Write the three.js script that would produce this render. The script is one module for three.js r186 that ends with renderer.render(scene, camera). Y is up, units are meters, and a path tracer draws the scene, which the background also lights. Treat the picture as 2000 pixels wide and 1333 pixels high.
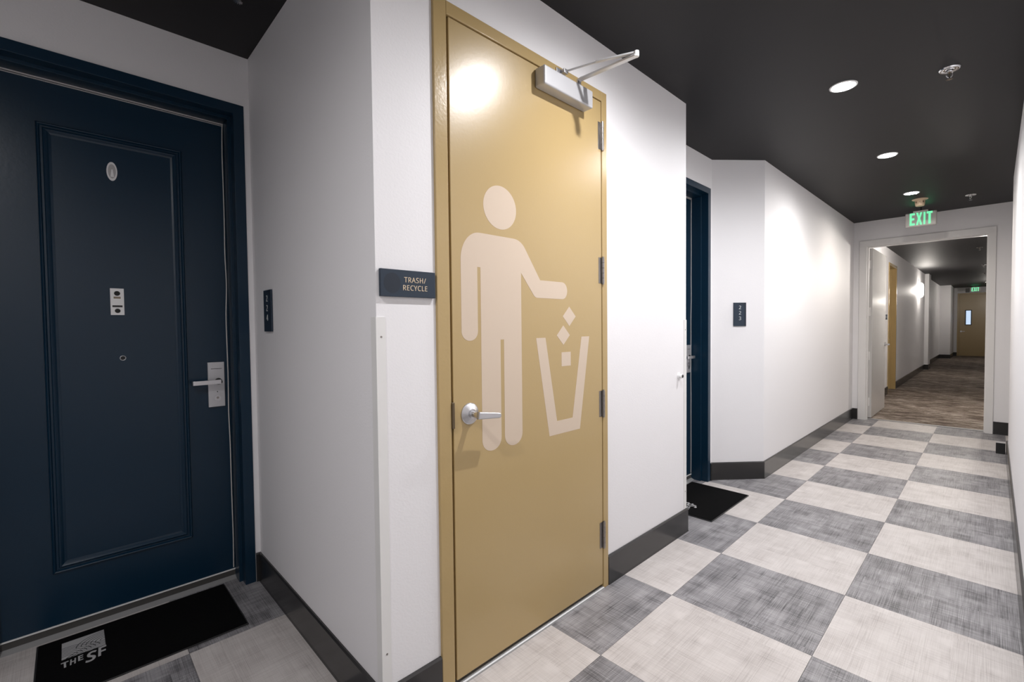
import * as THREE from 'three';
import { RoundedBoxGeometry } from 'three/addons/geometries/RoundedBoxGeometry.js';
import { mergeGeometries } from 'three/addons/utils/BufferGeometryUtils.js';
import { FontLoader } from 'three/addons/loaders/FontLoader.js';
import { RectAreaLightUniformsLib } from 'three/addons/lights/RectAreaLightUniformsLib.js';
import { TextGeometry } from 'three/addons/geometries/TextGeometry.js';

// ---------------------------------------------------------------- camera, exposure, daylight, lamps
RectAreaLightUniformsLib.init();
const scene = new THREE.Scene();
const renderer = new THREE.WebGLRenderer({ antialias: true });
renderer.toneMapping = THREE.LinearToneMapping;
renderer.toneMappingExposure = 1.0;
renderer.shadowMap.enabled = true;
const camera = new THREE.PerspectiveCamera(72.77, 2000 / 1333, 0.03, 80);
camera.position.set(1.1072, 1.3586, 1.5541);
camera.rotation.set(-0.02925, 0.80536, -0.01034, 'YXZ');
scene.background = new THREE.Color(0.62, 0.78, 1.0);          // daylight beyond the window of the last door

const H = 2.7876;                                             // ceiling height
const LAMP = 8.4;                                             // candela of one downlight
const DOWNLIGHTS = [                                          // z along the corridor, colour, strength
  [-5.165, [1, 0.90, 0.80], 0.52], [-3.506, [1, 0.97, 0.95], 0.92], [-1.85, [0.98, 0.975, 1]], [-0.19, [0.99, 0.975, 1]], [2.2, [1, 0.975, 0.985], 1.12],
];
const LAMP_X = 0.46;
const SCONCE = 5.2;
const SCONCE_RGB = [1, 0.93, 0.85];

// ---------------------------------------------------------------- helpers
const used = {};
function numbered(name) { const n = used[name] ?? 0; used[name] = n + 1; return n ? `${name}_${String(n).padStart(3, '0')}` : name; }
function tag(o, label, category, group, kind) {
  o.userData.label = label; o.userData.category = category;
  if (group) o.userData.group = group;
  if (kind) o.userData.kind = kind;
  return o;
}
function mesh(name, geos, mat, parent = scene) {
  const g = Array.isArray(geos) ? mergeGeometries(geos.map((q) => { const n = q.index ? q.toNonIndexed() : q; for (const k of Object.keys(n.attributes)) if (!['position', 'normal', 'uv'].includes(k)) n.deleteAttribute(k); return n; })) : geos;
  const m = new THREE.Mesh(g, mat);
  m.name = parent === scene ? numbered(name) : name;
  m.castShadow = m.receiveShadow = true;
  parent.add(m);
  return m;
}
function group(name, pos = [0, 0, 0], turn = 0, parent = scene) {
  const o = new THREE.Group(); o.name = parent === scene ? numbered(name) : name;
  o.position.set(...pos); o.rotation.y = turn; parent.add(o);
  return o;
}
function struct(name, geos, mat, label, category) { return tag(mesh(name, geos, mat), label, category, null, 'structure'); }
// uv in metres by the dominant axis of each face
function metre(g) {
  const q = g.index ? g.toNonIndexed() : g, p = q.attributes.position, n = q.attributes.normal, uv = new Float32Array(p.count * 2);
  for (let i = 0; i < p.count; i++) {
    const ax = Math.abs(n.getX(i)), ay = Math.abs(n.getY(i)), az = Math.abs(n.getZ(i));
    const [a, b] = ay >= ax && ay >= az ? [p.getX(i), p.getZ(i)] : ax >= az ? [p.getZ(i), p.getY(i)] : [p.getX(i), p.getY(i)];
    uv[2 * i] = a; uv[2 * i + 1] = b;
  }
  q.setAttribute('uv', new THREE.BufferAttribute(uv, 2));
  return q;
}
function box(x0, x1, y0, y1, z0, z1) {
  const g = new THREE.BoxGeometry(Math.abs(x1 - x0), Math.abs(y1 - y0), Math.abs(z1 - z0));
  g.translate((x0 + x1) / 2, (y0 + y1) / 2, (z0 + z1) / 2);
  return metre(g);
}
function rbox(x0, x1, y0, y1, z0, z1, r = 0.002, seg = 2) {
  const g = new RoundedBoxGeometry(Math.abs(x1 - x0), Math.abs(y1 - y0), Math.abs(z1 - z0), seg, r);
  g.translate((x0 + x1) / 2, (y0 + y1) / 2, (z0 + z1) / 2);
  return metre(g);
}
function cyl(r0, r1, h, seg = 32) { return new THREE.CylinderGeometry(r0, r1, h, seg); }
// a cylinder along local z from z0 to z1
function disc(x, y, z0, z1, r, r1 = r, seg = 36) { const g = cyl(r1, r, z1 - z0, seg); g.rotateX(Math.PI / 2); g.translate(x, y, (z0 + z1) / 2); return g; }
// flat outlined plate: points [u,v], from w0 to w1 along local z
function plate(pts, w0, w1, bevel = 0) {
  const s = pts instanceof THREE.Shape ? pts : new THREE.Shape(pts.map((p) => new THREE.Vector2(p[0], p[1])));
  const g = new THREE.ExtrudeGeometry(s, { depth: w1 - w0 - bevel, bevelEnabled: bevel > 0, bevelThickness: bevel, bevelSize: bevel, bevelOffset: -bevel, bevelSegments: 2, curveSegments: 24 });
  g.translate(0, 0, w0);
  return g;
}
// profile [d, h] swept along a plan polyline [x, z]; d is measured to the right of the direction of travel
function sweepPlan(points, profile) {
  const P = points.map((p) => new THREE.Vector2(...p)), pos = [], n = P.length;
  const ring = P.map((p, i) => {
    const a = i > 0 ? P[i].clone().sub(P[i - 1]).normalize() : null, b = i < n - 1 ? P[i + 1].clone().sub(P[i]).normalize() : null;
    const na = a && new THREE.Vector2(-a.y, a.x), nb = b && new THREE.Vector2(-b.y, b.x);
    let m = na && nb ? na.clone().add(nb).normalize() : na || nb;
    if (na && nb) m = m.divideScalar(m.dot(na));
    return profile.map(([d, h]) => [p.x + m.x * d, h, p.y + m.y * d]);
  });
  const k = profile.length, tri = (a, b, c) => pos.push(...a, ...b, ...c);
  for (let i = 0; i < n - 1; i++) for (let j = 0; j < k; j++) {
    const a = ring[i][j], b = ring[i + 1][j], c = ring[i + 1][(j + 1) % k], d = ring[i][(j + 1) % k];
    tri(a, c, b); tri(a, d, c);
  }
  for (let j = 1; j < k - 1; j++) { tri(ring[0][0], ring[0][j + 1], ring[0][j]); tri(ring[n - 1][0], ring[n - 1][j], ring[n - 1][j + 1]); }
  const g = new THREE.BufferGeometry();
  g.setAttribute('position', new THREE.Float32BufferAttribute(pos, 3));
  g.computeVertexNormals();
  return metre(g);
}
// closed rectangle in the local xy plane, profile [inward, outward] with mitred corners
function mouldRect(u0, u1, v0, v1, w, profile) {
  const pos = [], corner = (d) => [[u0 + d, v0 + d], [u1 - d, v0 + d], [u1 - d, v1 - d], [u0 + d, v1 - d]];
  for (let j = 0; j < profile.length - 1; j++) {
    const A = corner(profile[j][0]), B = corner(profile[j + 1][0]), ha = w + profile[j][1], hb = w + profile[j + 1][1];
    for (let i = 0; i < 4; i++) {
      const k = (i + 1) % 4, a = [...A[i], ha], b = [...A[k], ha], c = [...B[k], hb], d = [...B[i], hb];
      pos.push(...a, ...b, ...c, ...a, ...c, ...d);
    }
  }
  const g = new THREE.BufferGeometry();
  g.setAttribute('position', new THREE.Float32BufferAttribute(pos, 3));
  g.computeVertexNormals();
  return metre(g);
}
function tube(pts, r, seg = 60, rad = 10) { return new THREE.TubeGeometry(new THREE.CatmullRomCurve3(pts.map((p) => new THREE.Vector3(...p))), seg, r, rad, false); }
function bar(a, b, w, h) { // a flat bar from a to b, w wide (horizontal), h high
  const A = new THREE.Vector3(...a), B = new THREE.Vector3(...b), d = B.clone().sub(A), g = new RoundedBoxGeometry(w, h, d.length(), 2, Math.min(w, h) * 0.3);
  const m = new THREE.Matrix4().lookAt(B, A, new THREE.Vector3(0, 1, 0)); g.applyMatrix4(m); const c = A.add(B).multiplyScalar(0.5); g.translate(c.x, c.y, c.z); return metre(g);
}
const font = await new FontLoader().loadAsync('fonts/droid/droid_sans_regular.typeface.json');
function text(str, size, depth, x, y, z, { align = 'left', sx = 1, track = 0 } = {}) {
  const gs = []; let at = 0;
  for (const ch of str) {
    const adv = (font.data.glyphs[ch] ?? font.data.glyphs['?']).ha * size / font.data.resolution;
    if (ch !== ' ') { const g = new TextGeometry(ch, { font, size, depth, curveSegments: 8 }); g.translate(at, 0, 0); gs.push(g); }
    at += adv + track;
  }
  const g = mergeGeometries(gs); g.computeBoundingBox(); const b = g.boundingBox, w = b.max.x - b.min.x;
  g.translate(-b.min.x - (align === 'center' ? w / 2 : 0), 0, 0); g.scale(sx, 1, 1); g.translate(x, y, z);
  return g;
}

// ---------------------------------------------------------------- computed textures
function rng(seed) { let a = seed >>> 0; return () => { a = (a + 0x6d2b79f5) | 0; let t = Math.imul(a ^ (a >>> 15), 1 | a); t = (t + Math.imul(t ^ (t >>> 7), 61 | t)) ^ t; return ((t ^ (t >>> 14)) >>> 0) / 4294967296; }; }
function hash(x, y, s) { let h = Math.imul(x, 374761393) + Math.imul(y, 668265263) + Math.imul(s, 1274126177); h = Math.imul(h ^ (h >>> 13), 1274126177); return ((h ^ (h >>> 16)) >>> 0) / 4294967296; }
function vnoise(x, y, s, px = 0, py = 0) { // value noise; px, py: period in cells (0: none)
  const xi = Math.floor(x), yi = Math.floor(y), fx = x - xi, fy = y - yi, u = fx * fx * (3 - 2 * fx), v = fy * fy * (3 - 2 * fy);
  const wx = (i) => (px ? ((i % px) + px) % px : i), wy = (i) => (py ? ((i % py) + py) % py : i);
  const a = hash(wx(xi), wy(yi), s), b = hash(wx(xi + 1), wy(yi), s), c = hash(wx(xi), wy(yi + 1), s), d = hash(wx(xi + 1), wy(yi + 1), s);
  return a + (b - a) * u + (c - a) * v + (a - b - c + d) * u * v;
}
function dataTex(n, m, fill, srgb) {
  const data = new Uint8Array(n * m * 4);
  for (let y = 0; y < m; y++) for (let x = 0; x < n; x++) {
    const c = fill(x, y), i = (y * n + x) * 4;
    for (let k = 0; k < 3; k++) data[i + k] = Math.max(0, Math.min(255, Math.round(c[k])));
    data[i + 3] = 255;
  }
  const t = new THREE.DataTexture(data, n, m);
  t.magFilter = THREE.LinearFilter; t.minFilter = THREE.LinearMipmapLinearFilter; t.generateMipmaps = true;
  t.wrapS = t.wrapT = THREE.RepeatWrapping;
  if (srgb) t.colorSpace = THREE.SRGBColorSpace;
  t.needsUpdate = true;
  return t;
}
// woven linen print of one floor tile, sRGB: fine dark threads both ways, gathered in patches
function linen(seed, base, thread, light, amp) {
  const N = 1024;
  return dataTex(N, N, (x, y) => {
    const p1 = vnoise(x / 190, y / 70, seed + 1), p2 = vnoise(x / 70, y / 190, seed + 2);
    const a = vnoise(x / 210, y / 2.1, seed + 3), b = vnoise(x / 2.1, y / 210, seed + 4), c = vnoise(x / 90, y / 1.6, seed + 5), d = vnoise(x / 1.6, y / 90, seed + 6);
    const soft = vnoise(x / 130, y / 130, seed + 7) * 0.6 + vnoise(x / 55, y / 55, seed + 8) * 0.4;
    const dark = amp * ((0.75 * a * a + 0.45 * c * c) * (0.35 + 1.1 * p1) + (0.75 * b * b + 0.45 * d * d) * (0.35 + 1.1 * p2)) * (1.15 - 0.6 * soft);
    const hi = Math.max(0, soft - 0.5) * 1.4;
    const k = Math.max(0, Math.min(1, dark));
    return [0, 1, 2].map((i) => { const v = base[i] + (light[i] - base[i]) * hi; return v + (thread[i] - v) * k; });
  }, true);
}
const grain = (n, cell, s, oct = 3) => dataTex(n, n, (x, y) => {
  let v = 0, a = 0.5, f = 1 / cell;
  for (let o = 0; o < oct; o++) { const p = Math.max(1, Math.round(n * f)); v += a * vnoise((x / n) * p, (y / n) * p, s + o, p, p); a *= 0.5; f *= 2; }
  v = (v / (1 - Math.pow(0.5, oct))) * 255;
  return [v, v, v];
});
const wallBump = grain(512, 5.5, 40, 2); wallBump.repeat.set(1 / 0.5, 1 / 0.5);
const paintBump = grain(512, 7, 60, 2); paintBump.repeat.set(1 / 0.6, 1 / 0.6);
const pileBump = grain(512, 4, 80, 2); pileBump.repeat.set(1 / 0.4, 1 / 0.4);
const carpetMap = dataTex(1024, 1024, (x, y) => {
  const u = x / 1024, v = y / 1024;
  let k = 0.42 + 0.7 * (vnoise(u * 14, v * 26, 11, 14, 26) - 0.5) + 0.75 * (vnoise(u * 40, v * 110, 12, 40, 110) - 0.5) + 0.6 * (vnoise(u * 6, v * 9, 13, 6, 9) - 0.5) + 0.5 * (vnoise(u * 150, v * 260, 15, 150, 260) - 0.5) + 0.3 * (hash(x, y, 14) - 0.5);
  k = Math.max(0, Math.min(1, k));
  const brown = [80, 66, 55], grey = [172, 162, 151];
  return brown.map((c, i) => c + (grey[i] - c) * k);
}, true);
carpetMap.repeat.set(1 / 2.2, 1 / 2.2);
const brushed = dataTex(256, 256, (x, y) => { const v = 120 + 90 * vnoise(x / 90, y / 1.3, 21); return [v, v, v]; });

// ---------------------------------------------------------------- materials
const std = (name, color, roughness, extra = {}) => { const m = new THREE.MeshPhysicalMaterial({ roughness, metalness: 0, ...extra }); m.color.setRGB(...color); m.name = name; return m; };
const M = {
  wall: std('white wall paint', [0.80, 0.79, 0.80], 0.55, { bumpMap: wallBump, bumpScale: 0.0002 }),
  ceiling: std('black ceiling paint', [0.0105, 0.0098, 0.0108], 0.55, { specularIntensity: 0.6 }),
  base: std('charcoal vinyl base', [0.024, 0.023, 0.023], 0.22),
  navy: std('navy door paint', [0.0032, 0.0210, 0.0440], 0.3, { specularIntensity: 0.75, bumpMap: paintBump, bumpScale: 0.00012 }),
  gold: std('mustard door paint', [0.44, 0.318, 0.146], 0.31, { clearcoat: 0.25, clearcoatRoughness: 0.2, bumpMap: paintBump, bumpScale: 0.0001 }),
  goldFrame: std('mustard frame paint', [0.43, 0.31, 0.142], 0.22, { bumpMap: paintBump, bumpScale: 0.0002 }),
  print: std('pale pictogram paint', [0.60, 0.49, 0.385], 0.34),
  whitePaint: std('white gloss paint', [0.74, 0.73, 0.72], 0.35),
  leafPaint: std('grey door paint', [0.56, 0.55, 0.54], 0.2),
  whitePlastic: std('white plastic', [0.78, 0.78, 0.78], 0.35),
  guard: std('white vinyl guard', [0.74, 0.735, 0.72], 0.3),
  dullPlastic: std('off-white plastic', [0.62, 0.60, 0.56], 0.45),
  beige: std('yellowed plastic', [0.58, 0.44, 0.30], 0.5),
  steel: std('satin steel', [0.62, 0.62, 0.64], 0.34, { metalness: 1 }),
  chrome: std('chrome', [0.72, 0.72, 0.73], 0.14, { metalness: 1 }),
  hinge: std('dull hinge steel', [0.32, 0.30, 0.285], 0.35, { metalness: 1 }),
  bronze: std('aged strike metal', [0.16, 0.12, 0.075], 0.4, { metalness: 0.8 }),
  closer: std('silver closer cover', [0.52, 0.52, 0.535], 0.36, { metalness: 0.35 }),
  armPaint: std('silver arm paint', [0.60, 0.60, 0.61], 0.3, { metalness: 0.35 }),
  lockSteel: std('satin lock plate', [0.56, 0.56, 0.58], 0.42, { metalness: 0.6 }),
  badge: std('grey badge field', [0.42, 0.41, 0.41], 0.4),
  rubber: std('black rubber', [0.012, 0.012, 0.012], 0.5),
  darkHole: std('black recess', [0.004, 0.004, 0.004], 0.6),
  seal: std('grey door seal', [0.52, 0.51, 0.50], 0.4),
  sweep: std('dark grey door sweep', [0.055, 0.053, 0.05], 0.5),
  saddle: std('aluminium saddle', [0.40, 0.40, 0.40], 0.45, { metalness: 0.5 }),
  sign: std('navy sign face', [0.009, 0.022, 0.042], 0.5),
  signDark: std('navy sign relief', [0.0055, 0.013, 0.026], 0.5),
  letterGold: std('gold lettering', [0.66, 0.53, 0.38], 0.4),
  letterGrey: std('silver lettering', [0.60, 0.62, 0.62], 0.4),
  ring: std('grey tag brass', [0.24, 0.19, 0.13], 0.5),
  sub: std('floor adhesive', [0.05, 0.05, 0.05], 0.8),
  carpet: std('streaked carpet', [1, 1, 1], 0.95, { map: carpetMap, bumpMap: pileBump, bumpScale: 0.002 }),
  outside: std('pale courtyard', [0.7, 0.7, 0.7], 0.9),
  lens: std('downlight lens', [0.9, 0.9, 0.9], 0.4, { emissive: new THREE.Color(1, 0.98, 0.96), emissiveIntensity: 95 }),
  sconce: std('sconce glass', [0.9, 0.88, 0.85], 0.4, { emissive: new THREE.Color(1, 0.95, 0.88), emissiveIntensity: 6 }),
  exitGlow: std('green exit letters', [0.05, 0.3, 0.15], 0.4, { emissive: new THREE.Color(0.20, 0.90, 0.46), emissiveIntensity: 0.95 }),
  exitFace: std('exit sign face', [0.60, 0.58, 0.55], 0.4),
  glass: std('window pane', [1, 1, 1], 0.02, { transmission: 1, thickness: 0 }),
};
const GREY = [[168, 166, 168], [54, 53, 56], [192, 190, 192]], PALE = [[203, 198, 195], [134, 126, 123], [211, 206, 203]];
const tileMats = [
  [linen(100, ...GREY, 0.68), linen(200, ...GREY, 0.68)].map((map) => std('grey linen vinyl', [1, 1, 1], 0.42, { map })),
  [linen(300, ...PALE, 0.40), linen(400, ...PALE, 0.40)].map((map) => std('pale linen vinyl', [1, 1, 1], 0.42, { map })),
];

// ---------------------------------------------------------------- setting
const XL = -0.287, XA = -1.6414, ZA = 0.8265, Z2 = -1.3616, XE = -0.5983, X3 = -0.2896, ZE = -2.501, Z4 = -2.8565, ZF = -6.548, XR = 1.221;
const T = 0.6096;

{ // checkerboard floor: every tile its own piece
  const floor = group('floor'); tag(floor, 'grey and pale checkerboard floor of square linen-textured vinyl tiles', 'floor', null, 'structure');
  mesh('underlay', box(-2.0, 1.9, -0.08, -0.004, -6.66, 4.7), M.sub, floor);
  const r = rng(5), gap = 0.0006, variants = [];
  const cut = (a, b, lo, hi) => [Math.max(a, lo), Math.min(b, hi)];
  for (let i = -4; i <= 2; i++) for (let j = -7; j <= 10; j++) {
    let [x0, x1] = cut(i * T, (i + 1) * T, -1.98, 1.88), [z0, z1] = cut(-(j + 1) * T, -j * T, -6.655, 4.68);
    if (x1 - x0 < 0.02 || z1 - z0 < 0.01) continue;
    const inCorridor = x1 > XL - 0.05, inAlcove = z1 > ZA - 0.05 && z0 < 3.4, inEntry = z0 < Z2 && z1 > Z4 && x1 > -0.76;
    if (!(inCorridor || inAlcove || inEntry)) continue;
    const g = new THREE.BoxGeometry(x1 - x0 - 2 * gap, 0.004, z1 - z0 - 2 * gap), uv = g.attributes.uv, p = g.attributes.position;
    const q = Math.floor(r() * 4), ou = r(), ov = r();
    for (let k = 0; k < uv.count; k++) {
      let u = p.getX(k) / T + 0.5, v = p.getZ(k) / T + 0.5;
      for (let t = 0; t < q; t++) [u, v] = [v, -u];
      uv.setXY(k, u + ou, v + ov);
    }
    const pale = ((i + j) % 2 + 2) % 2 === 0 ? 1 : 0; // columns and rows alternate
    const m = mesh('tile', g, tileMats[pale][Math.floor(r() * 2)], floor);
    m.position.set((x0 + x1) / 2, -0.002, (z0 + z1) / 2);
    m.name = 'tile';
  }
}
struct('carpet_floor', box(-0.9, 2.0, -0.08, 0.004, -25.2, -6.69), M.carpet, 'brown and grey streaked carpet along the corridor beyond the open doorway', 'carpet');
struct('ceiling', box(-2.2, 2.2, H, H + 0.12, -25.2, 4.9), M.ceiling, 'black painted ceiling over the whole corridor', 'ceiling');

const W = 0.12;
struct('wall_left', [
  box(XL - W, XL, 0, H, 0.588, ZA), box(XL - W, XL, 0, H, Z2, -0.455), box(XL - W, XL, 2.536, H, -0.455, 0.588),
  box(XA - W, XL - W, 0, H, ZA - W, ZA), box(-0.85, XL - W, 0, H, Z2, Z2 + W),
  box(-1.2, -1.1, 0, H, Z2 + W, ZA - W), box(-1.1, XL - W, 0, H, -0.75, -0.65),
], M.wall, 'white textured wall block that holds the mustard door', 'wall');
const doorSpan = [0.858, 1.865];
struct('wall_recess', [box(XA - W, XA, 0, H, 0.80, doorSpan[0]), box(XA - W, XA, 0, H, doorSpan[1], 3.42), box(XA - W, XA, 2.527, H, doorSpan[0], doorSpan[1])],
  M.wall, 'white wall around the navy door in the near recess', 'wall');
struct('wall_side', [box(XA - W, XL, 0, H, 3.4, 3.52), box(XL - W, XL, 0, H, 3.52, 4.7)], M.wall, 'white wall closing the near recess and running on behind the viewer', 'wall');
const DX = 1.0431, DZ = -3.317;
{
  const s = new THREE.Shape([[XE - W, -ZE + 0.0], [XE, -ZE], [X3, -Z4], [X3, -ZF + 0.1], [X3 - W, -ZF + 0.1], [X3 - W, -Z4 - 0.04], [XE - W, -ZE + 0.1]].map((p) => new THREE.Vector2(...p)));
  const g = new THREE.ExtrudeGeometry(s, { depth: H, bevelEnabled: false }); g.rotateX(-Math.PI / 2);
  struct('wall_left', [metre(g), box(XE - W, XE, 0, H, ZE, doorSpan[0] + DZ), box(XE - W, XE, 0, H, doorSpan[1] + DZ, Z2 + 0.02), box(XE - W, XE, 2.527, H, doorSpan[0] + DZ, doorSpan[1] + DZ)],
    M.wall, 'white wall with an angled corner running from the second recess to the open doorway', 'wall');
}
const OX0 = -0.136, OX1 = 1.047, OY = 2.437;   // clear opening of the far doorway
struct('wall_far', [box(X3 - 0.3, OX0 - 0.07, 0, H, ZF - W, ZF), box(OX1 + 0.055, 1.9, 0, H, ZF - W, ZF), box(OX0 - 0.07, OX1 + 0.055, 2.51, H, ZF - W, ZF)], M.wall, 'white end wall around the open white doorway under the exit sign', 'wall');
struct('wall_right', [box(XR, XR + W, 0, H, -5.2, 4.7), box(XR + W, 1.82, 0, H, -5.32, -5.2 + 0.0), box(XR, XR + W, 0, H, -5.2, -5.2 + 0.001), box(1.72, 1.84, 0, H, ZF, -5.32)], M.wall, 'long white wall along the right edge of the corridor', 'wall');
struct('wall_back', box(-1.8, 1.9, 0, H, 4.7, 4.82), M.wall, 'white wall closing the corridor behind the viewer', 'wall');
// corridor beyond the doorway
const XB = -0.30, GD0 = -9.78, GD1 = -10.80, ZC = -16.45, ZD = -22.6, ZG = -24.75;
struct('wall_left', [box(XB - 0.32, XB, 0, H, GD0, ZF - W), box(XB - 0.32, XB, 0, H, ZC, GD1), box(XB - 0.32, XB, 2.53, H, GD1, GD0), box(XB - 0.32, XB - 0.2, 0, H, GD1, GD0)], M.wall, 'white wall beyond the doorway with a mustard door and a glowing sconce', 'wall');
struct('wall_left', [box(-0.62, -0.21, 0, H, ZC - 0.6, ZC - 0.02), box(-0.62, -0.345, 0, H, ZD, ZC - 0.6)], M.wall, 'white wall stepping out past the glowing sconce', 'wall');
struct('wall_left', [box(-0.62, -0.04, 0, H, ZG, ZD)], M.wall, 'white wall block beside the distant mustard door with the window', 'wall');
struct('wall_right', [box(1.24, 1.36, 0, H, ZG, ZF - W)], M.wall, 'white right wall of the corridor beyond the doorway', 'wall');
struct('wall_far', [box(-0.04, 0.10, 0, H, ZG - W, ZG), box(1.10, 1.36, 0, H, ZG - W, ZG), box(0.10, 1.10, 2.56, H, ZG - W, ZG)], M.wall, 'white wall around the distant mustard door', 'wall');
struct('ground', box(-6, 8, -0.2, -0.1, -40, ZG - W), M.outside, 'pale sunlit paving outside behind the distant door', 'paving');

// skirting: charcoal vinyl base with a chamfered lip
const BASE = [[0, 0], [0.0135, 0], [0.0115, 0.012], [0.0115, 0.1465], [0.006, 0.153], [0, 0.153]];
function skirting(side, label, ...runs) { return struct('baseboard_' + side, runs.map((r) => sweepPlan(r, BASE)), M.base, label, 'baseboard'); }
skirting('left', 'charcoal baseboard around the white wall block left of the mustard door', [[XL, 0.596], [XL, ZA], [XA, ZA], [XA, 0.850]].reverse());
skirting('left', 'charcoal baseboard between the mustard door and the second doormat', [[XL, -0.463], [XL, Z2], [XE, Z2]]);
skirting('recess', 'charcoal baseboard of the near recess beyond the navy door', [[XL, 3.4], [XA, 3.4], [XA, 1.872]].reverse());
skirting('left', 'charcoal baseboard from the angled corner to the open doorway', [[XE, -2.47], [XE, ZE], [X3, Z4], [X3, ZF], [-0.226, ZF]]);
skirting('right', 'charcoal baseboard along the right wall', [[1.7, -5.32], [XR, -5.32], [XR, 4.7]]);
skirting('far', 'charcoal baseboard right of the open doorway', [[1.117, ZF], [1.72, ZF]]);
skirting('left', 'charcoal baseboard beyond the doorway on either side of the mustard door', [[XB, ZF - W], [XB, GD0]], [[XB, GD1], [XB, ZC]]);
skirting('left', 'charcoal baseboard around the wall step past the sconce', [[XB, ZC - 0.02], [-0.21, ZC - 0.02], [-0.21, ZC - 0.6], [-0.345, ZC - 0.6], [-0.345, ZD]]);
skirting('left', 'charcoal baseboard around the wall block beside the distant door', [[-0.345, ZD], [-0.04, ZD], [-0.04, ZG], [0.10, ZG]]);

// ---------------------------------------------------------------- navy doors (local: x right, y up, z out of the wall)
function navyDoor(name, pos, label) {
  const d = group(name, pos, Math.PI / 2); tag(d, label, 'door', null, 'structure');
  const hw = 0.508, in1 = 0.458, in2 = 0.442, top1 = 2.482, top2 = 2.466, slabZ = -0.139;
  mesh('door_frame', [
    ...[-1, 1].flatMap((s) => [rbox(s * in1, s * hw, 0, 2.532, -0.15, 0.007, 0.002), rbox(s * in2, s * (in1 + 0.004), 0, top2, -0.136, -0.05, 0.0015)]),
    rbox(-in1 - 0.002, in1 + 0.002, top1, 2.532, -0.15, 0.007, 0.002), rbox(-in1, in1, top2, top1 + 0.004, -0.136, -0.05, 0.0015),
    box(-hw, hw, 0, 2.532, -0.24, -0.236),
  ], M.navy, d);
  const slab = mesh('door_slab', rbox(-0.456, 0.456, 0.04, 2.479, -0.183, slabZ, 0.002), M.navy, d);
  mesh('panel_moulding', mouldRect(-0.2675, 0.254, 0.28, 2.275, slabZ, [[0, 0], [0.002, 0.009], [0.006, 0.012], [0.010, 0.010], [0.014, 0.003], [0.021, 0.003], [0.024, 0.009], [0.029, 0.011], [0.034, 0.008], [0.040, 0.003], [0.048, 0.001], [0.049, -0.001]]), M.navy, slab);
  // seal around the stop, a little wavy down the lock side
  const wav = [...Array(15)].map((_, k) => [in2 - 0.004 - 0.0035 * Math.abs(Math.sin(k * 1.9)) - (k > 5 && k < 11 ? 0.003 : 0), top2 - 0.004 - (k / 14) * (top2 - 0.06), -0.134]);
  mesh('door_seal', [tube(wav, 0.003, 90, 8), box(-in2, in2, top2 - 0.007, top2 - 0.001, -0.1385, -0.131), box(-in2, in2, top2 - 0.0135, top2 - 0.0105, -0.1385, -0.134), box(-in2, -in2 + 0.006, 0.05, top2, -0.1385, -0.131)], M.seal, d);
  mesh('door_sweep', [box(-0.455, 0.455, 0.013, 0.042, -0.139, -0.134)], M.sweep, d);
  mesh('sweep_rail', [rbox(-0.455, 0.455, 0.042, 0.047, -0.1395, -0.131, 0.001)], M.whitePaint, d);
  const sd = new THREE.Shape([[0.107, 0], [0.135, 0.0125], [0.30, 0.0125], [0.30, 0]].map((p) => new THREE.Vector2(-p[0], p[1])));
  const sg = new THREE.ExtrudeGeometry(sd, { depth: 2 * in1, bevelEnabled: false }); sg.rotateY(-Math.PI / 2); sg.translate(in1, 0, 0);
  mesh('door_threshold', [metre(sg)], M.saddle, d).userData.label = 'worn grey metal threshold';
  // oval peephole cover
  const ell = (a, b, w0, w1, bev = 0) => { const s = new THREE.Shape(); s.absellipse(0, 0, a, b, 0, Math.PI * 2); return plate(s, w0, w1, bev); };
  const ov = mesh('oval_badge', [ell(0.0195, 0.0435, 0, 0.004, 0.001)], M.whitePlastic, d); ov.position.set(-0.0185, 2.112, slabZ);
  mesh('badge_field', [ell(0.0142, 0.033, 0.004, 0.0046)], M.badge, ov);
  mesh('badge_figure', [plate([[-0.006, -0.026], [0.007, -0.026], [0.0025, 0.009], [-0.0015, 0.009]], 0.0046, 0.0056)], M.whitePlastic, ov);
  const plateW = mesh('instruction_plate', [rbox(-0.0405, 0.0095, 1.437, 1.563, slabZ, slabZ + 0.004, 0.001)], M.whitePlastic, d); plateW.userData.label = 'white plate with two black lenses';
  for (const [y, r] of [[1.5395, 0.0112], [1.457, 0.0104]]) mesh('lens', [disc(-0.0155, y, slabZ + 0.004, slabZ + 0.008, r, r * 0.9), disc(-0.0155, y, slabZ + 0.008, slabZ + 0.0095, r * 0.5, r * 0.4)], M.darkHole, plateW);
  mesh('text_strip', [box(-0.0285, -0.003, 1.5145, 1.524, slabZ + 0.004, slabZ + 0.0045)], M.ring, plateW);
  mesh('text_strip', [box(-0.034, 0.003, 1.474, 1.483, slabZ + 0.004, slabZ + 0.0045)], M.rubber, plateW);
  const pv = mesh('peephole', [new THREE.TorusGeometry(0.0105, 0.0016, 10, 36).translate(-0.002, 1.2315, slabZ + 0.0015)], M.steel, d); pv.userData.label = 'small silver peephole ring';
  mesh('peephole_lens', [disc(-0.002, 1.2315, slabZ, slabZ + 0.002, 0.0098), disc(-0.002, 1.2315, slabZ + 0.002, slabZ + 0.0035, 0.005, 0.004)], M.rubber, pv);
  // card lock: plate, slot, lever, cylinder
  const L0 = 0.339, L1 = 0.4155, lz = slabZ + 0.012;
  const lock = mesh('lock_plate', [rbox(L0, L1, 0.951, 1.19, slabZ, lz, 0.002)], M.lockSteel, d); lock.userData.label = 'satin silver card lock plate';
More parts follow.
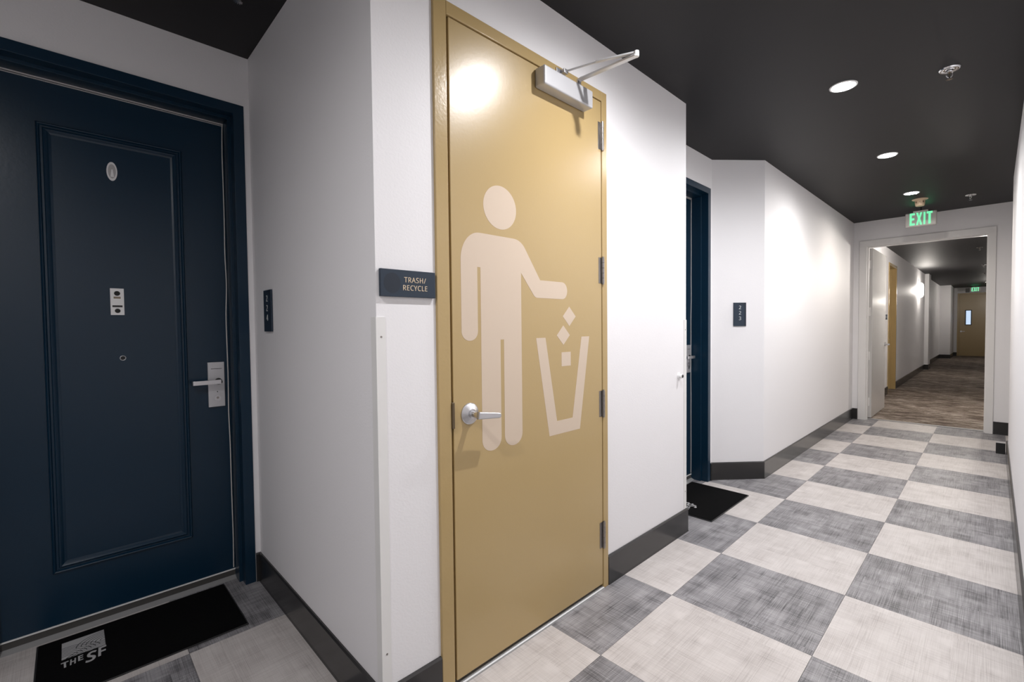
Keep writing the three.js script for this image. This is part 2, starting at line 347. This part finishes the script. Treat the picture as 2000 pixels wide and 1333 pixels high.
  mesh('card_slot', [box(L0 + 0.014, L1 - 0.012, 1.1535, 1.156, lz - 0.002, lz + 0.0004)], M.darkHole, lock);
  mesh('lever', [disc(0.386, 1.087, lz, lz + 0.006, 0.017), disc(0.386, 1.087, lz, lz + 0.045, 0.0105)], M.rubber, lock);
  const hx = 0.389, tip = 0.262;
  mesh('lever_handle', [plate((() => { const s = new THREE.Shape(); s.moveTo(hx, 0.040); s.lineTo(hx, 0.052); s.lineTo(tip + 0.012, 0.052); s.quadraticCurveTo(tip, 0.052, tip, 0.040); s.lineTo(tip, 0.022); s.lineTo(tip + 0.010, 0.022); s.lineTo(tip + 0.010, 0.040); s.closePath(); return s; })(), -0.0105, 0.0105, 0.0015).rotateX(Math.PI / 2).translate(0, 1.087, lz)], M.steel, lock);
  mesh('key_cylinder', [disc(0.381, 0.997, lz, lz + 0.0016, 0.0165, 0.016), new THREE.TorusGeometry(0.0165, 0.0007, 8, 36).translate(0.381, 0.997, lz + 0.0012)], M.steel, lock);
  mesh('keyhole', [disc(0.381, 0.9995, lz + 0.0016, lz + 0.0022, 0.0058), box(0.3802, 0.3818, 0.994, 1.005, lz + 0.002, lz + 0.0026)], M.hinge, lock);
  mesh('indicator', [disc(0.3805, 1.0315, lz, lz + 0.0008, 0.0028)], M.rubber, lock);
  return d;
}
const door224 = navyDoor('door_1', [XA, 0, 1.3615], 'navy panelled door with silver lever lock in the near recess at the left edge');
{
  const d = door224.clone(); d.name = 'door_2'; d.position.set(XA + DX, 0, 1.3615 + DZ);
  d.userData.label = 'navy door mostly hidden in the second recess, silver seal and lock just showing'; scene.add(d);
}

// ---------------------------------------------------------------- mustard trash-room door
function hingeGeo(u, y0, y1, w) {
  const gs = [box(u - 0.03, u - 0.004, y0, y1, w - 0.004, w + 0.0012), box(u + 0.002, u + 0.012, y0, y1, w - 0.004, w + 0.0014)], n = 5, h = (y1 - y0) / n;
  for (let k = 0; k < n; k++) { const g = cyl(0.0078, 0.0078, h - 0.0012, 20); g.translate(u, y0 + h * (k + 0.5), w + 0.006); gs.push(g); }
  for (const y of [y0 - 0.002, y1 + 0.002]) { const g = cyl(0.006, 0.006, 0.006, 16); g.translate(u, y, w + 0.006); gs.push(g); }
  return gs;
}
{
  const d = group('door_3', [XL, 0, 0.06], Math.PI / 2); // local x = 0.06 - z
  tag(d, 'tall mustard door with a pale litter-bin pictogram and silver closer', 'door', null, 'structure');
  const f = 0.011, sz = 0.007;
  mesh('door_frame', [
    rbox(-0.534, -0.4775, 0, 2.541, -0.13, f, 0.003), rbox(0.4775, 0.520, 0, 2.541, -0.13, f, 0.003), rbox(-0.478, 0.478, 2.4925, 2.541, -0.13, f, 0.003),
    box(-0.48, -0.45, 0, 2.46, -0.13, -0.045), box(0.45, 0.48, 0, 2.46, -0.13, -0.045), box(-0.48, 0.48, 2.46, 2.5, -0.13, -0.045), box(-0.5, 0.5, 0, 2.5, -0.134, -0.13),
  ], M.goldFrame, d);
  const slab = mesh('door_slab', rbox(-0.4662, 0.4755, 0.024, 2.489, sz - 0.045, sz, 0.0025), M.gold, d);
  const sd = new THREE.Shape([[0.13, 0], [-0.016, 0], [-0.014, 0.006], [-0.009, 0.009], [0.0, 0.009], [0.008, 0.006], [0.13, 0.006]].map((p) => new THREE.Vector2(-p[0], p[1])));
  const sg = new THREE.ExtrudeGeometry(sd, { depth: 0.956, bevelEnabled: false }); sg.rotateY(-Math.PI / 2); sg.translate(0.478, 0, 0);
  mesh('door_threshold', metre(sg), M.saddle, d).userData.label = 'scuffed aluminium threshold strip';
  // pictogram: flat print of a standing figure dropping litter into a bin, (z, y) measured on the door
  const U = (z) => 0.06 - z, w0 = sz, w1 = sz + 0.0005;
  const head = new THREE.Shape(); head.absellipse(U(0.28), 1.842, 0.0895, 0.087, 0, Math.PI * 2);
  mesh('pictogram_head', plate(head, w0, w1), M.print, slab);
  const b = new THREE.Shape();
  b.moveTo(U(0.39), 1.727); b.bezierCurveTo(U(0.44), 1.727, U(0.484), 1.68, U(0.484), 1.615);
  b.lineTo(U(0.484), 1.348); b.bezierCurveTo(U(0.484), 1.296, U(0.404), 1.296, U(0.404), 1.348);
  b.lineTo(U(0.404), 1.594); b.lineTo(U(0.388), 1.594); b.lineTo(U(0.388), 0.915);
  b.bezierCurveTo(U(0.388), 0.85, U(0.286), 0.85, U(0.286), 0.915); b.lineTo(U(0.286), 1.31); b.lineTo(U(0.267), 1.31); b.lineTo(U(0.267), 0.915);
  b.bezierCurveTo(U(0.267), 0.85, U(0.165), 0.85, U(0.165), 0.915); b.lineTo(U(0.165), 1.589);
  b.lineTo(U(0.090), 1.500); b.quadraticCurveTo(U(0.079), 1.487, U(0.062), 1.487); b.lineTo(U(-0.102), 1.487);
  b.bezierCurveTo(U(-0.152), 1.487, U(-0.152), 1.565, U(-0.102), 1.565); b.lineTo(U(0.046), 1.565); b.lineTo(U(0.138), 1.691); b.quadraticCurveTo(U(0.164), 1.727, U(0.21), 1.727); b.closePath();
  mesh('pictogram_body', plate(b, w0, w1), M.print, slab);
  const flat = (L) => plate(L.map(([z, y]) => [U(z), y]), w0, w1);
  mesh('pictogram_bin', flat([[0.075, 1.311], [0.014, 1.311], [-0.061, 0.926], [-0.174, 0.926], [-0.246, 1.311], [-0.308, 1.311], [-0.230, 0.864], [-0.008, 0.864]]), M.print, slab);
  mesh('pictogram_litter', flat([[-0.154, 1.454], [-0.202, 1.408], [-0.154, 1.362], [-0.107, 1.408]]), M.print, slab);
  mesh('pictogram_litter', flat([[-0.110, 1.366], [-0.157, 1.320], [-0.110, 1.275], [-0.063, 1.320]]), M.print, slab);
  mesh('pictogram_litter', flat([[-0.096, 1.241], [-0.163, 1.241], [-0.163, 1.176], [-0.096, 1.176]]), M.print, slab);
  // lever handle
  const hx = -0.391, hy = 1.031, lev = mesh('handle_rose', [disc(hx, hy, sz, sz + 0.004, 0.0415, 0.041, 48), disc(hx, hy, sz + 0.004, sz + 0.017, 0.040, 0.020, 10), disc(hx, hy, sz + 0.015, sz + 0.022, 0.016, 0.016)], M.steel, d);
  mesh('handle_neck', [disc(hx, hy, sz + 0.02, sz + 0.068, 0.0115)], M.chrome, lev);
  const ls = new THREE.Shape(); ls.moveTo(-0.0135, -0.0140); ls.lineTo(0.09, -0.0105); ls.quadraticCurveTo(0.1, -0.009, 0.1, 0); ls.quadraticCurveTo(0.1, 0.0095, 0.09, 0.0105); ls.lineTo(-0.0135, 0.0140); ls.closePath();
  const lg = new THREE.ExtrudeGeometry(ls, { depth: 0.008, bevelEnabled: true, bevelThickness: 0.005, bevelSize: 0.004, bevelOffset: -0.004, bevelSegments: 4, curveSegments: 12 });
  lg.rotateZ(-0.12); lg.translate(hx, hy, sz + 0.062);
  mesh('lever', lg, M.steel, lev);
  mesh('strike_plate', [rbox(-0.4785, -0.4665, 0.985, 1.083, -0.03, 0.0165, 0.002)], M.bronze, d).userData.label = 'brown metal strike plate';
  for (const [a, c] of [[2.25, 2.385], [1.578, 1.708], [0.898, 1.03], [0.217, 0.35]]) mesh('hinge', hingeGeo(0.479, a, c, sz), M.hinge, d);
  // closer: cover box on the door, two arms up to the frame head
  const cz = sz + 0.001, closer = mesh('door_closer', [new RoundedBoxGeometry(0.342, 0.082, 0.058, 5, 0.008).translate(0.1605, 2.431, cz + 0.029)], M.closer, d);
  closer.userData.label = 'silver box-shaped door closer';
  mesh('closer_spindle', [cyl(0.011, 0.011, 0.045, 20).translate(0.262, 2.488, cz + 0.026)], M.steel, closer);
  const el = [0.272, 2.508, 0.332], sp = [0.262, 2.508, cz + 0.026], sh = [0.166, 2.516, 0.032];
  mesh('closer_arm', [bar(sp, [0.262, 2.511, 0.062], 0.026, 0.009), bar([0.262, 2.510, 0.055], [el[0], el[1] - 0.006, el[2]], 0.024, 0.010)], M.armPaint, closer);
  mesh('closer_rod', [tube([sh, [sh[0] + (el[0] - sh[0]) * 0.5, sh[1] + 0.004, sh[2] + (el[2] - sh[2]) * 0.5], [el[0], el[1] + 0.006, el[2]]], 0.0042, 20, 10), bar([sh[0] + (el[0] - sh[0]) * 0.45, sh[1] + 0.006, sh[2] + (el[2] - sh[2]) * 0.45], [el[0], el[1] + 0.006, el[2]], 0.016, 0.009)], M.armPaint, closer);
  mesh('closer_elbow', [cyl(0.011, 0.011, 0.022, 20).translate(...el)], M.whitePlastic, closer);
  mesh('closer_shoe', [rbox(0.125, 0.19, 2.5, 2.528, f - 0.001, f + 0.006, 0.002), rbox(0.152, 0.18, 2.506, 2.526, f, f + 0.028, 0.003)], M.steel, closer);
}

// ---------------------------------------------------------------- wall signs
function signGroup(name, pos, turn, w, h, t, label) {
  const s = group(name, pos, turn); tag(s, label, 'sign');
  mesh('sign_plate', [rbox(-w / 2, w / 2, -h / 2, h / 2, 0.002, t, 0.001)], M.sign, s);
  return s;
}
{
  const s = signGroup('wall_sign', [XL, 1.5105, 0.710], Math.PI / 2, 0.212, 0.0905, 0.014, 'navy wall sign reading TRASH/ RECYCLE beside the mustard door');
  const em = new THREE.Shape(); em.absellipse(-0.064, 0.0, 0.031, 0.034, 0, Math.PI * 2);
  mesh('sign_emblem', plate(em, 0.014, 0.0142), M.signDark, s);
  mesh('lettering', [text('TRASH/', 0.0175, 0.001, 0.024, 0.0045, 0.014, { align: 'center', track: 0.0012 }), text('RECYCLE', 0.0175, 0.001, 0.024, -0.0225, 0.014, { align: 'center', track: 0.0009 })], M.letterGold, s);
}
function numberSign(pos, turn, digits, label) {
  const s = signGroup('room_sign', pos, turn, 0.112, 0.205, 0.01, label);
  const r = new THREE.Shape(); r.moveTo(0.012, 0.1015); r.lineTo(0.055, 0.1015); r.lineTo(0.055, -0.1015); r.lineTo(0.040, -0.1015); r.lineTo(0.040, 0.05); r.absarc(0, 0.05, 0.04, 0, Math.PI * 0.62, false); r.closePath();
  mesh('sign_relief', plate(r, 0.0098, 0.0104), M.signDark, s);
  mesh('lettering', [...digits].map((c, i) => text(c, 0.030, 0.0012, 0, 0.046 - i * 0.0475, 0.0104, { align: 'center' })), M.letterGrey, s);
}
numberSign([-1.3835, 1.4535, ZA], 0, '224', 'narrow navy room sign 224 on the shaded wall by the near navy door');
{
  const ax = X3 - XE, az = Z4 - ZE, L = Math.hypot(ax, az), s = 0.247;
  numberSign([XE + (ax / L) * s, 1.452, ZE + (az / L) * s], Math.atan2(-az, ax), '223', 'navy room sign 223 on the angled wall by the second recess');
}
{
  const s = signGroup('wall_sign', [XB, 1.482, -9.48], Math.PI / 2, 0.24, 0.095, 0.012, 'small dark sign beside the mustard door beyond the open doorway');
  mesh('sign_band', [box(-0.1, 0.1, -0.006, 0.002, 0.012, 0.0125)], M.letterGrey, s);
}

// ---------------------------------------------------------------- corner guards and wall bumper
function guard(pos, flip, label) {
  const g = group('corner_guard', pos, 0); tag(g, label, 'corner guard');
  const s = flip ? -1 : 1, t = 0.003, y0 = 0.155, y1 = 1.397;
  const L = new THREE.Shape([[-0.031, 0], [0, 0], [0, -0.031], [t, -0.031], [t, t], [-0.031, t]].map(([x, z]) => new THREE.Vector2(x, -z * s)));
  const lg = new THREE.ExtrudeGeometry(L, { depth: y1 - y0, bevelEnabled: false }); lg.rotateX(-Math.PI / 2); lg.translate(0, y0, 0);
  mesh('guard_angle', metre(lg), M.guard, g);
  for (const y of [1.332, 0.27]) mesh('screw', [cyl(0.0035, 0.0035, 0.0012, 16).rotateZ(Math.PI / 2).translate(t + 0.0004, y, -0.015 * s), box(t + 0.0009, t + 0.0012, y - 0.0005, y + 0.0005, -0.0175 * s, -0.0125 * s)], M.hinge, g);
}
guard([XL, 0, ZA], false, 'white plastic corner guard on the wall corner left of the mustard door');
guard([XL, 0, Z2], true, 'white plastic corner guard on the wall corner right of the mustard door');
{
  const g = group('wall_bumper', [XL, 1.037, -1.262], Math.PI / 2); tag(g, 'small white round door bumper on the wall near the second recess', 'door bumper');
  mesh('bumper_base', [disc(0, 0, 0, 0.007, 0.023, 0.020), disc(0, 0, 0.007, 0.018, 0.012, 0.011)], M.whitePlastic, g);
  mesh('bumper_cap', [disc(0, 0, 0.018, 0.026, 0.0145, 0.0135)], M.whitePlastic, g);
  mesh('bumper_tip', [disc(0, 0, 0.026, 0.029, 0.0105, 0.009)], M.rubber, g);
}
{
  const g = group('floor_block', [1.172, 0, -5.40]); tag(g, 'low dark block with a pale top edge on the floor against the right wall', 'block');
  mesh('block_body', [rbox(-0.034, 0.034, 0, 0.112, -0.04, 0.04, 0.003)], M.rubber, g);
  mesh('block_top', [rbox(-0.035, 0.035, 0.112, 0.1155, -0.041, 0.041, 0.001)], M.badge, g);
}

// ---------------------------------------------------------------- doormats
const matTex = (() => {
  const w = 1024, h = 688, c = document.createElement('canvas'); c.width = w; c.height = h;
  const x = c.getContext('2d'); x.fillStyle = '#0c0c0d'; x.fillRect(0, 0, w, h);
  // print: u along the mat (0..0.70 m), v away from the door (0..0.467 m); a wave block with THE SF under it
  const k = w / 0.70, ux = 0.078 * k, uw = 0.137 * k, vy = 0.055 * k, vh = 0.142 * k, ink = '#b9b9ba';
  x.save(); x.beginPath(); x.rect(ux, vy, uw, vh); x.clip(); x.fillStyle = ink; x.fillRect(ux, vy, uw, vh);
  x.strokeStyle = '#0c0c0d'; x.lineWidth = 3.4;
  const fan = (cx, cy, r0, n, step, a0, a1) => { for (let i = 0; i < n; i++) { x.beginPath(); x.ellipse(cx, cy, (r0 + i * step) * 1.25, r0 + i * step, 0, a0, a1); x.stroke(); } };
  fan(ux + uw * 0.1, vy + vh * 0.95, 26, 7, 17, Math.PI * 1.15, Math.PI * 1.93);
  fan(ux + uw * 1.02, vy + vh * 0.62, 22, 6, 18, Math.PI * 1.02, Math.PI * 1.62);
  fan(ux + uw * 0.95, vy + vh * 1.45, 70, 7, 16, Math.PI * 1.1, Math.PI * 1.62);
  fan(ux + uw * 0.3, vy + vh * 1.35, 20, 5, 15, Math.PI * 1.2, Math.PI * 1.9);
  x.restore();
  const letter = (ch, px, left, wide, bottom, skew, lean) => { x.save(); x.font = `bold ${px}px sans-serif`; const m = x.measureText(ch).width; x.translate(left, bottom); x.transform(1, skew, lean, 1, 0, 0); x.scale(wide / m, 1); x.fillStyle = ink; x.fillText(ch, 0, 0); x.restore(); };
  letter('T', 92, ux - 2, 36, vy + vh + 98, -0.06, 0.03); letter('H', 90, ux + 32, 34, vy + vh + 92, -0.05, -0.03); letter('E', 84, ux + 67, 32, vy + vh + 80, -0.06, 0);
  letter('S', 158, ux + 98, 54, vy + vh + 134, -0.05, -0.10); letter('F', 150, ux + 152, 50, vy + vh + 114, -0.08, -0.05);
  const t = new THREE.CanvasTexture(c); t.colorSpace = THREE.SRGBColorSpace; return t;
})();
M.pile = std('black mat pile', [0.8, 0.8, 0.8], 0.95, { specularIntensity: 0.15, map: matTex, bumpMap: pileBump.clone(), bumpScale: 0.0008 });
M.pile.bumpMap.repeat.set(3, 2);
M.rim = std('black mat rubber', [0.014, 0.014, 0.0145], 0.45);
function doormat(x, z, label) {
  const g = group('doormat', [x, 0, z], Math.PI / 2); tag(g, label, 'doormat', 'black doormats at the navy doors');
  const w = 0.70, h = 0.467, r = 0.006;
  mesh('rubber_rim', [rbox(-w / 2, w / 2, 0, 0.006, -h / 2, h / 2, 0.002)], M.rim, g);
  const p = new THREE.PlaneGeometry(w - 2 * r, h - 2 * r, 1, 1); p.rotateX(-Math.PI / 2);
  const body = new THREE.BoxGeometry(w - 2 * r, 0.004, h - 2 * r), uv = body.attributes.uv, q = body.attributes.position;
  for (let i = 0; i < uv.count; i++) uv.setXY(i, q.getX(i) / w + 0.5, 0.5 - q.getZ(i) / h);
  body.translate(0, 0.0065, 0);
  mesh('mat_pile', body, M.pile, g);
  return g;
}
doormat(-1.491, 1.335, 'black doormat with a grey printed wave block at the near navy door');
doormat(-0.456, -1.966, 'black doormat half hidden behind the wall corner in the second recess');

// ---------------------------------------------------------------- far doorway with its open leaf
{
  const d = group('door_4', [0, 0, ZF]); tag(d, 'wide white doorway at the corridor end with its grey leaf swung open', 'door', null, 'structure');
  mesh('door_frame', [
    rbox(-0.223, OX0, 0, OY + 0.004, -0.15, 0.014, 0.003), rbox(OX1, 1.114, 0, OY + 0.004, -0.15, 0.014, 0.003), rbox(-0.223, 1.114, OY, 2.52, -0.15, 0.0142, 0.003),
    box(OX0 - 0.001, OX0 + 0.014, 0, OY - 0.014, -0.09, -0.03), box(OX1 - 0.012, OX1 + 0.001, 0, OY - 0.014, -0.09, -0.03), box(OX0 - 0.001, OX1 + 0.001, OY - 0.014, OY + 0.001, -0.09, -0.03),
  ], M.whitePaint, d);
  mesh('door_threshold', [rbox(OX0, OX1, 0, 0.009, -0.15, -0.105, 0.003)], M.saddle, d);
  const lx = -0.094, slab = mesh('door_slab', [rbox(lx - 0.045, lx, 0.014, 2.43, -1.33, -0.165, 0.003)], M.leafPaint, d);
  slab.userData.label = 'grey painted door leaf swung open against the left wall';
  for (const y of [2.2, 1.53, 0.9, 0.24]) mesh('hinge', [rbox(lx - 0.047, lx - 0.02, y - 0.06, y + 0.06, -0.166, -0.158, 0.001)], M.whitePaint, d);
  const lev = mesh('handle_rose', [cyl(0.03, 0.03, 0.012, 28).rotateZ(Math.PI / 2).translate(lx + 0.006, 1.03, -1.26), cyl(0.01, 0.01, 0.05, 16).rotateZ(Math.PI / 2).translate(lx + 0.035, 1.03, -1.26)], M.steel, slab);
  void lev;
  mesh('lever', [rbox(lx + 0.048, lx + 0.064, 1.018, 1.042, -1.275, -1.15, 0.006)], M.steel, slab);
}
// mustard door beyond the doorway, set back in its frame
{
  const d = group('door_5', [XB, 0, (GD0 + GD1) / 2], Math.PI / 2); tag(d, 'mustard door set back in the left wall beyond the open doorway', 'door', null, 'structure');
  const hw = (GD0 - GD1) / 2;
  mesh('door_frame', [rbox(-hw, -hw + 0.05, 0, 2.53, -0.2, 0.012, 0.003), rbox(hw - 0.05, hw, 0, 2.53, -0.2, 0.012, 0.003), rbox(-hw + 0.05, hw - 0.05, 2.48, 2.53, -0.2, 0.012, 0.003), box(hw - 0.065, hw - 0.05, 0, 2.48, -0.14, -0.06), box(-hw + 0.05, -hw + 0.065, 0, 2.48, -0.14, -0.06)], M.goldFrame, d);
  mesh('door_slab', [rbox(-hw + 0.052, hw - 0.052, 0.012, 2.476, -0.19, -0.145, 0.003)], M.gold, d);
  mesh('lever', [disc(hw - 0.13, 1.03, -0.145, -0.135, 0.032), disc(hw - 0.13, 1.03, -0.135, -0.09, 0.01), rbox(hw - 0.24, hw - 0.115, 1.02, 1.04, -0.1, -0.086, 0.005)], M.steel, d);
}
// the last door, with its narrow window
{
  const d = group('door_6', [0, 0, ZG]); tag(d, 'distant mustard door with a narrow bright window at the corridor end', 'door', null, 'structure');
  mesh('door_frame', [rbox(0.06, 0.125, 0, 2.56, -0.1, 0.012, 0.003), rbox(1.055, 1.12, 0, 2.56, -0.1, 0.012, 0.003), rbox(0.12, 1.06, 2.495, 2.56, -0.1, 0.012, 0.003), box(0.12, 0.15, 0, 2.47, -0.1, -0.052), box(1.03, 1.06, 0, 2.47, -0.1, -0.052), box(0.12, 1.06, 2.47, 2.5, -0.1, -0.052)], M.goldFrame, d);
  const X0 = 0.128, X1 = 1.052, wx0 = 0.315, wx1 = 0.455, wy0 = 1.29, wy1 = 1.85, z0 = -0.05, z1 = -0.005;
  const slab = mesh('door_slab', [box(X0, wx0, 0.012, 2.49, z0, z1), box(wx1, X1, 0.012, 2.49, z0, z1), box(wx0, wx1, 0.012, wy0, z0, z1), box(wx0, wx1, wy1, 2.49, z0, z1)], M.gold, d);
  mesh('window_frame', [rbox(wx0 - 0.03, wx0, wy0 - 0.03, wy1 + 0.03, z0, 0.004, 0.003), rbox(wx1, wx1 + 0.03, wy0 - 0.03, wy1 + 0.03, z0, 0.004, 0.003), rbox(wx0, wx1, wy0 - 0.03, wy0, z0, 0.004, 0.003), rbox(wx0, wx1, wy1, wy1 + 0.03, z0, 0.004, 0.003)], M.sweep, slab);
  mesh('window_pane', [box(wx0, wx1, wy0, wy1, -0.027, -0.025)], M.glass, slab);
  mesh('lever', [disc(0.18, 1.01, z1, z1 + 0.014, 0.032), disc(0.18, 1.01, z1 + 0.014, z1 + 0.05, 0.011), rbox(0.17, 0.29, 1.0, 1.02, z1 + 0.045, z1 + 0.06, 0.005)], M.steel, d);
  mesh('door_threshold', [box(0.12, 1.06, 0, 0.012, -0.1, -0.002)], M.sweep, d);
}

// ---------------------------------------------------------------- lamps
function downlight(label, z, rgb, strength = 1) {
  const g = group('ceiling_light', [LAMP_X, H, z]); tag(g, label, 'downlight', 'round downlights along the corridor ceiling');
  const ring = new THREE.LatheGeometry([[0.059, -0.001], [0.060, -0.004], [0.066, -0.005], [0.070, -0.003], [0.071, 0]].map((p) => new THREE.Vector2(...p)), 48);
  mesh('trim_ring', ring, M.whitePaint, g);
  mesh('lens', cyl(0.0595, 0.0595, 0.003, 40).translate(0, -0.0025, 0), M.lens, g);
  const s = new THREE.SpotLight(new THREE.Color(...rgb), LAMP * strength, 0, 1.5, 1, 2);
  s.position.set(0, -0.012, 0); s.target.position.set(0, -2, 0); s.castShadow = true; s.shadow.radius = 0.8;
  s.name = 'downlight_lamp'; s.target.name = 'downlight_aim'; g.add(s); g.add(s.target);
}
['round downlight nearest the exit sign, third and smallest along the ceiling', 'round downlight midway along the black ceiling, second of the three in view', 'largest round downlight in view, on the black ceiling past the mustard door',
  'round downlight above the mustard door, out of view overhead', 'round downlight behind the viewer'].forEach((l, i) => downlight(l, ...DOWNLIGHTS[i]));

function sconce(x, z, side, strength, label) {
  const g = group('wall_sconce', [x, 2.24, z], side > 0 ? Math.PI / 2 : -Math.PI / 2); tag(g, label, 'sconce');
  mesh('wall_plate', [rbox(-0.05, 0.05, -0.16, 0.16, 0, 0.012, 0.004)], M.steel, g);
  const gg = new THREE.LatheGeometry([[0.0005, -0.2], [0.05, -0.197], [0.078, -0.182], [0.094, -0.155], [0.1, -0.12], [0.1, 0.12], [0.094, 0.155], [0.078, 0.182], [0.05, 0.197], [0.0005, 0.2]].map((p) => new THREE.Vector2(...p)), 32, -Math.PI / 2, Math.PI);
  mesh('glass_shade', gg, M.sconce, g);
  const p = new THREE.PointLight(new THREE.Color(...SCONCE_RGB), SCONCE * strength, 0, 2); p.position.set(0, 0, 0.14); p.castShadow = true; p.shadow.radius = 4; p.name = 'sconce_lamp'; g.add(p);
}
sconce(XB, -14.9, 1, 0.55, 'glowing white wall sconce on the left wall far beyond the doorway');
sconce(1.24, -8.3, -1, 1.5, 'glowing white wall sconce on the right wall just beyond the doorway, hidden by the frame');
sconce(1.24, -21.6, -1, 0.35, 'glowing white wall sconce on the right wall near the distant door, hidden by the frame');

// ---------------------------------------------------------------- exit signs, detector, sprinklers
const LETTERS = { // unit outlines, 0..1 in both directions
  E: [[0, 0], [1, 0], [1, 0.17], [0.4, 0.17], [0.4, 0.42], [0.9, 0.42], [0.9, 0.59], [0.4, 0.59], [0.4, 0.83], [1, 0.83], [1, 1], [0, 1]],
  X: [[0, 0], [0.34, 0], [0.5, 0.33], [0.66, 0], [1, 0], [0.68, 0.51], [1, 1], [0.66, 1], [0.5, 0.69], [0.34, 1], [0, 1], [0.32, 0.51]],
  I: [[0, 0], [1, 0], [1, 1], [0, 1]],
  T: [[0.3, 0], [0.7, 0], [0.7, 0.83], [1, 0.83], [1, 1], [0, 1], [0, 0.83], [0.3, 0.83]],
};
function exitWord(x0, x1, y0, y1, w) {
  const widths = { E: 0.23, X: 0.27, I: 0.085, T: 0.25 }, gap = 0.055, L = x1 - x0, gs = []; let at = 0;
  for (const c of 'EXIT') { gs.push(plate(LETTERS[c].map(([u, v]) => [x0 + (at + u * widths[c]) * L, y0 + v * (y1 - y0)]), w, w + 0.003)); at += widths[c] + gap; }
  return gs;
}
function exitSign(pos, label, lampBox) {
  const g = group('exit_sign', pos); tag(g, label, 'exit sign');
  mesh('sign_housing', [new RoundedBoxGeometry(0.292, 0.172, 0.05, 4, 0.014).translate(0, 0, 0)], M.exitFace, g);
  mesh('lettering', exitWord(-0.103, 0.108, -0.070, 0.080, 0.025), M.exitGlow, g).userData.label = 'glowing green EXIT letters';
  mesh('ceiling_canopy', [rbox(-0.072, 0.068, 0.084, 0.104, -0.03, 0.03, 0.004), ], M.dullPlastic, g);
  mesh('canopy_stem', [cyl(0.008, 0.008, H - pos[1] - 0.1, 16).translate(0, (H - pos[1] + 0.1) / 2, 0)], M.rubber, g);
  if (lampBox) mesh('lamp_box', [rbox(-0.27, -0.16, -0.10, 0.06, -0.04, 0.03, 0.01)], M.sweep, g);
  const l = new THREE.RectAreaLight(new THREE.Color(0.1, 0.95, 0.38), 0.8, 0.2, 0.14); l.position.set(0, 0, 0.035); l.rotation.y = Math.PI; l.name = 'exit_sign_lamp'; g.add(l);
}
exitSign([0.465, 2.641, -6.07], 'green EXIT sign hanging in front of the open white doorway', false);
exitSign([0.585, 2.652, -24.0], 'small green EXIT sign with a dark lamp box above the distant door', true);
{
  const g = group('smoke_detector', [0.497, H, -5.575]); tag(g, 'yellowed round smoke detector on the ceiling above the exit sign', 'smoke detector');
  mesh('detector_base', [new THREE.LatheGeometry([[0.001, -0.012], [0.05, -0.012], [0.066, -0.008], [0.073, -0.003], [0.073, 0]].map((p) => new THREE.Vector2(...p)), 40)], M.beige, g);
  mesh('detector_body', [new THREE.LatheGeometry([[0.001, -0.078], [0.036, -0.078], [0.041, -0.072], [0.043, -0.056], [0.044, -0.052], [0.045, -0.02], [0.049, -0.012]].map((p) => new THREE.Vector2(...p)), 40)], M.beige, g);
  for (let k = 0; k < 8; k++) { const b = box(-0.006, 0.006, -0.046, -0.026, 0.0435, 0.0452); b.rotateY((k / 8) * Math.PI * 2); mesh('smoke_vent', b, M.bronze, g); }
}
function sprinkler() {
  const g = group('fire_sprinkler'); 
  mesh('escutcheon', [new THREE.LatheGeometry([[0.016, -0.006], [0.020, -0.002], [0.030, -0.004], [0.040, -0.007], [0.044, -0.005], [0.046, 0]].map((p) => new THREE.Vector2(...p)), 40)], M.chrome, g);
  mesh('sprinkler_body', [cyl(0.011, 0.012, 0.02, 20).translate(0, -0.008, 0), ...[-1, 1].map((s) => tube([[s * 0.01, -0.016, 0], [s * 0.015, -0.028, 0], [s * 0.011, -0.04, 0], [s * 0.002, -0.048, 0]], 0.0022, 16, 8)), cyl(0.004, 0.004, 0.012, 12).translate(0, -0.05, 0)], M.chrome, g);
  mesh('glass_bulb', [cyl(0.0022, 0.0022, 0.026, 12).translate(0, -0.03, 0)], M.bronze, g);
  const fins = [cyl(0.009, 0.009, 0.0012, 20).translate(0, -0.0566, 0)];
  for (let k = 0; k < 10; k++) { const b = box(0.007, 0.0165, -0.0572, -0.056, -0.0021, 0.0021); b.rotateY((k / 10) * Math.PI * 2); fins.push(b); }
  mesh('deflector', fins, M.chrome, g);
  return g;
}
{
  const first = sprinkler();
  [[0.914, -2.07, 'chrome sprinkler head on the black ceiling right of the largest downlight'], [0.907, -5.774, 'chrome sprinkler head on the black ceiling right of the smoke detector'], [-1.10, 1.0, 'chrome sprinkler head on the black ceiling of the near recess, cut by the top edge'],
    [0.9, -11.0, 'sprinkler head just beyond the open doorway, largest of those past it'], [0.915, -14.85, 'sprinkler head past the doorway, a bright dot second in depth'], [0.907, -17.65, 'sprinkler head past the doorway, bright dot nearest the distant exit sign'], [0.87, -21.8, 'sprinkler head past the doorway in a patch of lit ceiling above the distant door']].forEach(([x, z, label], i) => {
    const s = i ? first.clone() : first;
    if (i) { s.name = numbered('fire_sprinkler'); scene.add(s); }
    s.position.set(x, H, z); s.rotation.y = 0.4 + i * 0.7;
    s.userData = {}; tag(s, label, 'sprinkler', 'ceiling sprinkler heads');
  });
}

renderer.render(scene, camera);
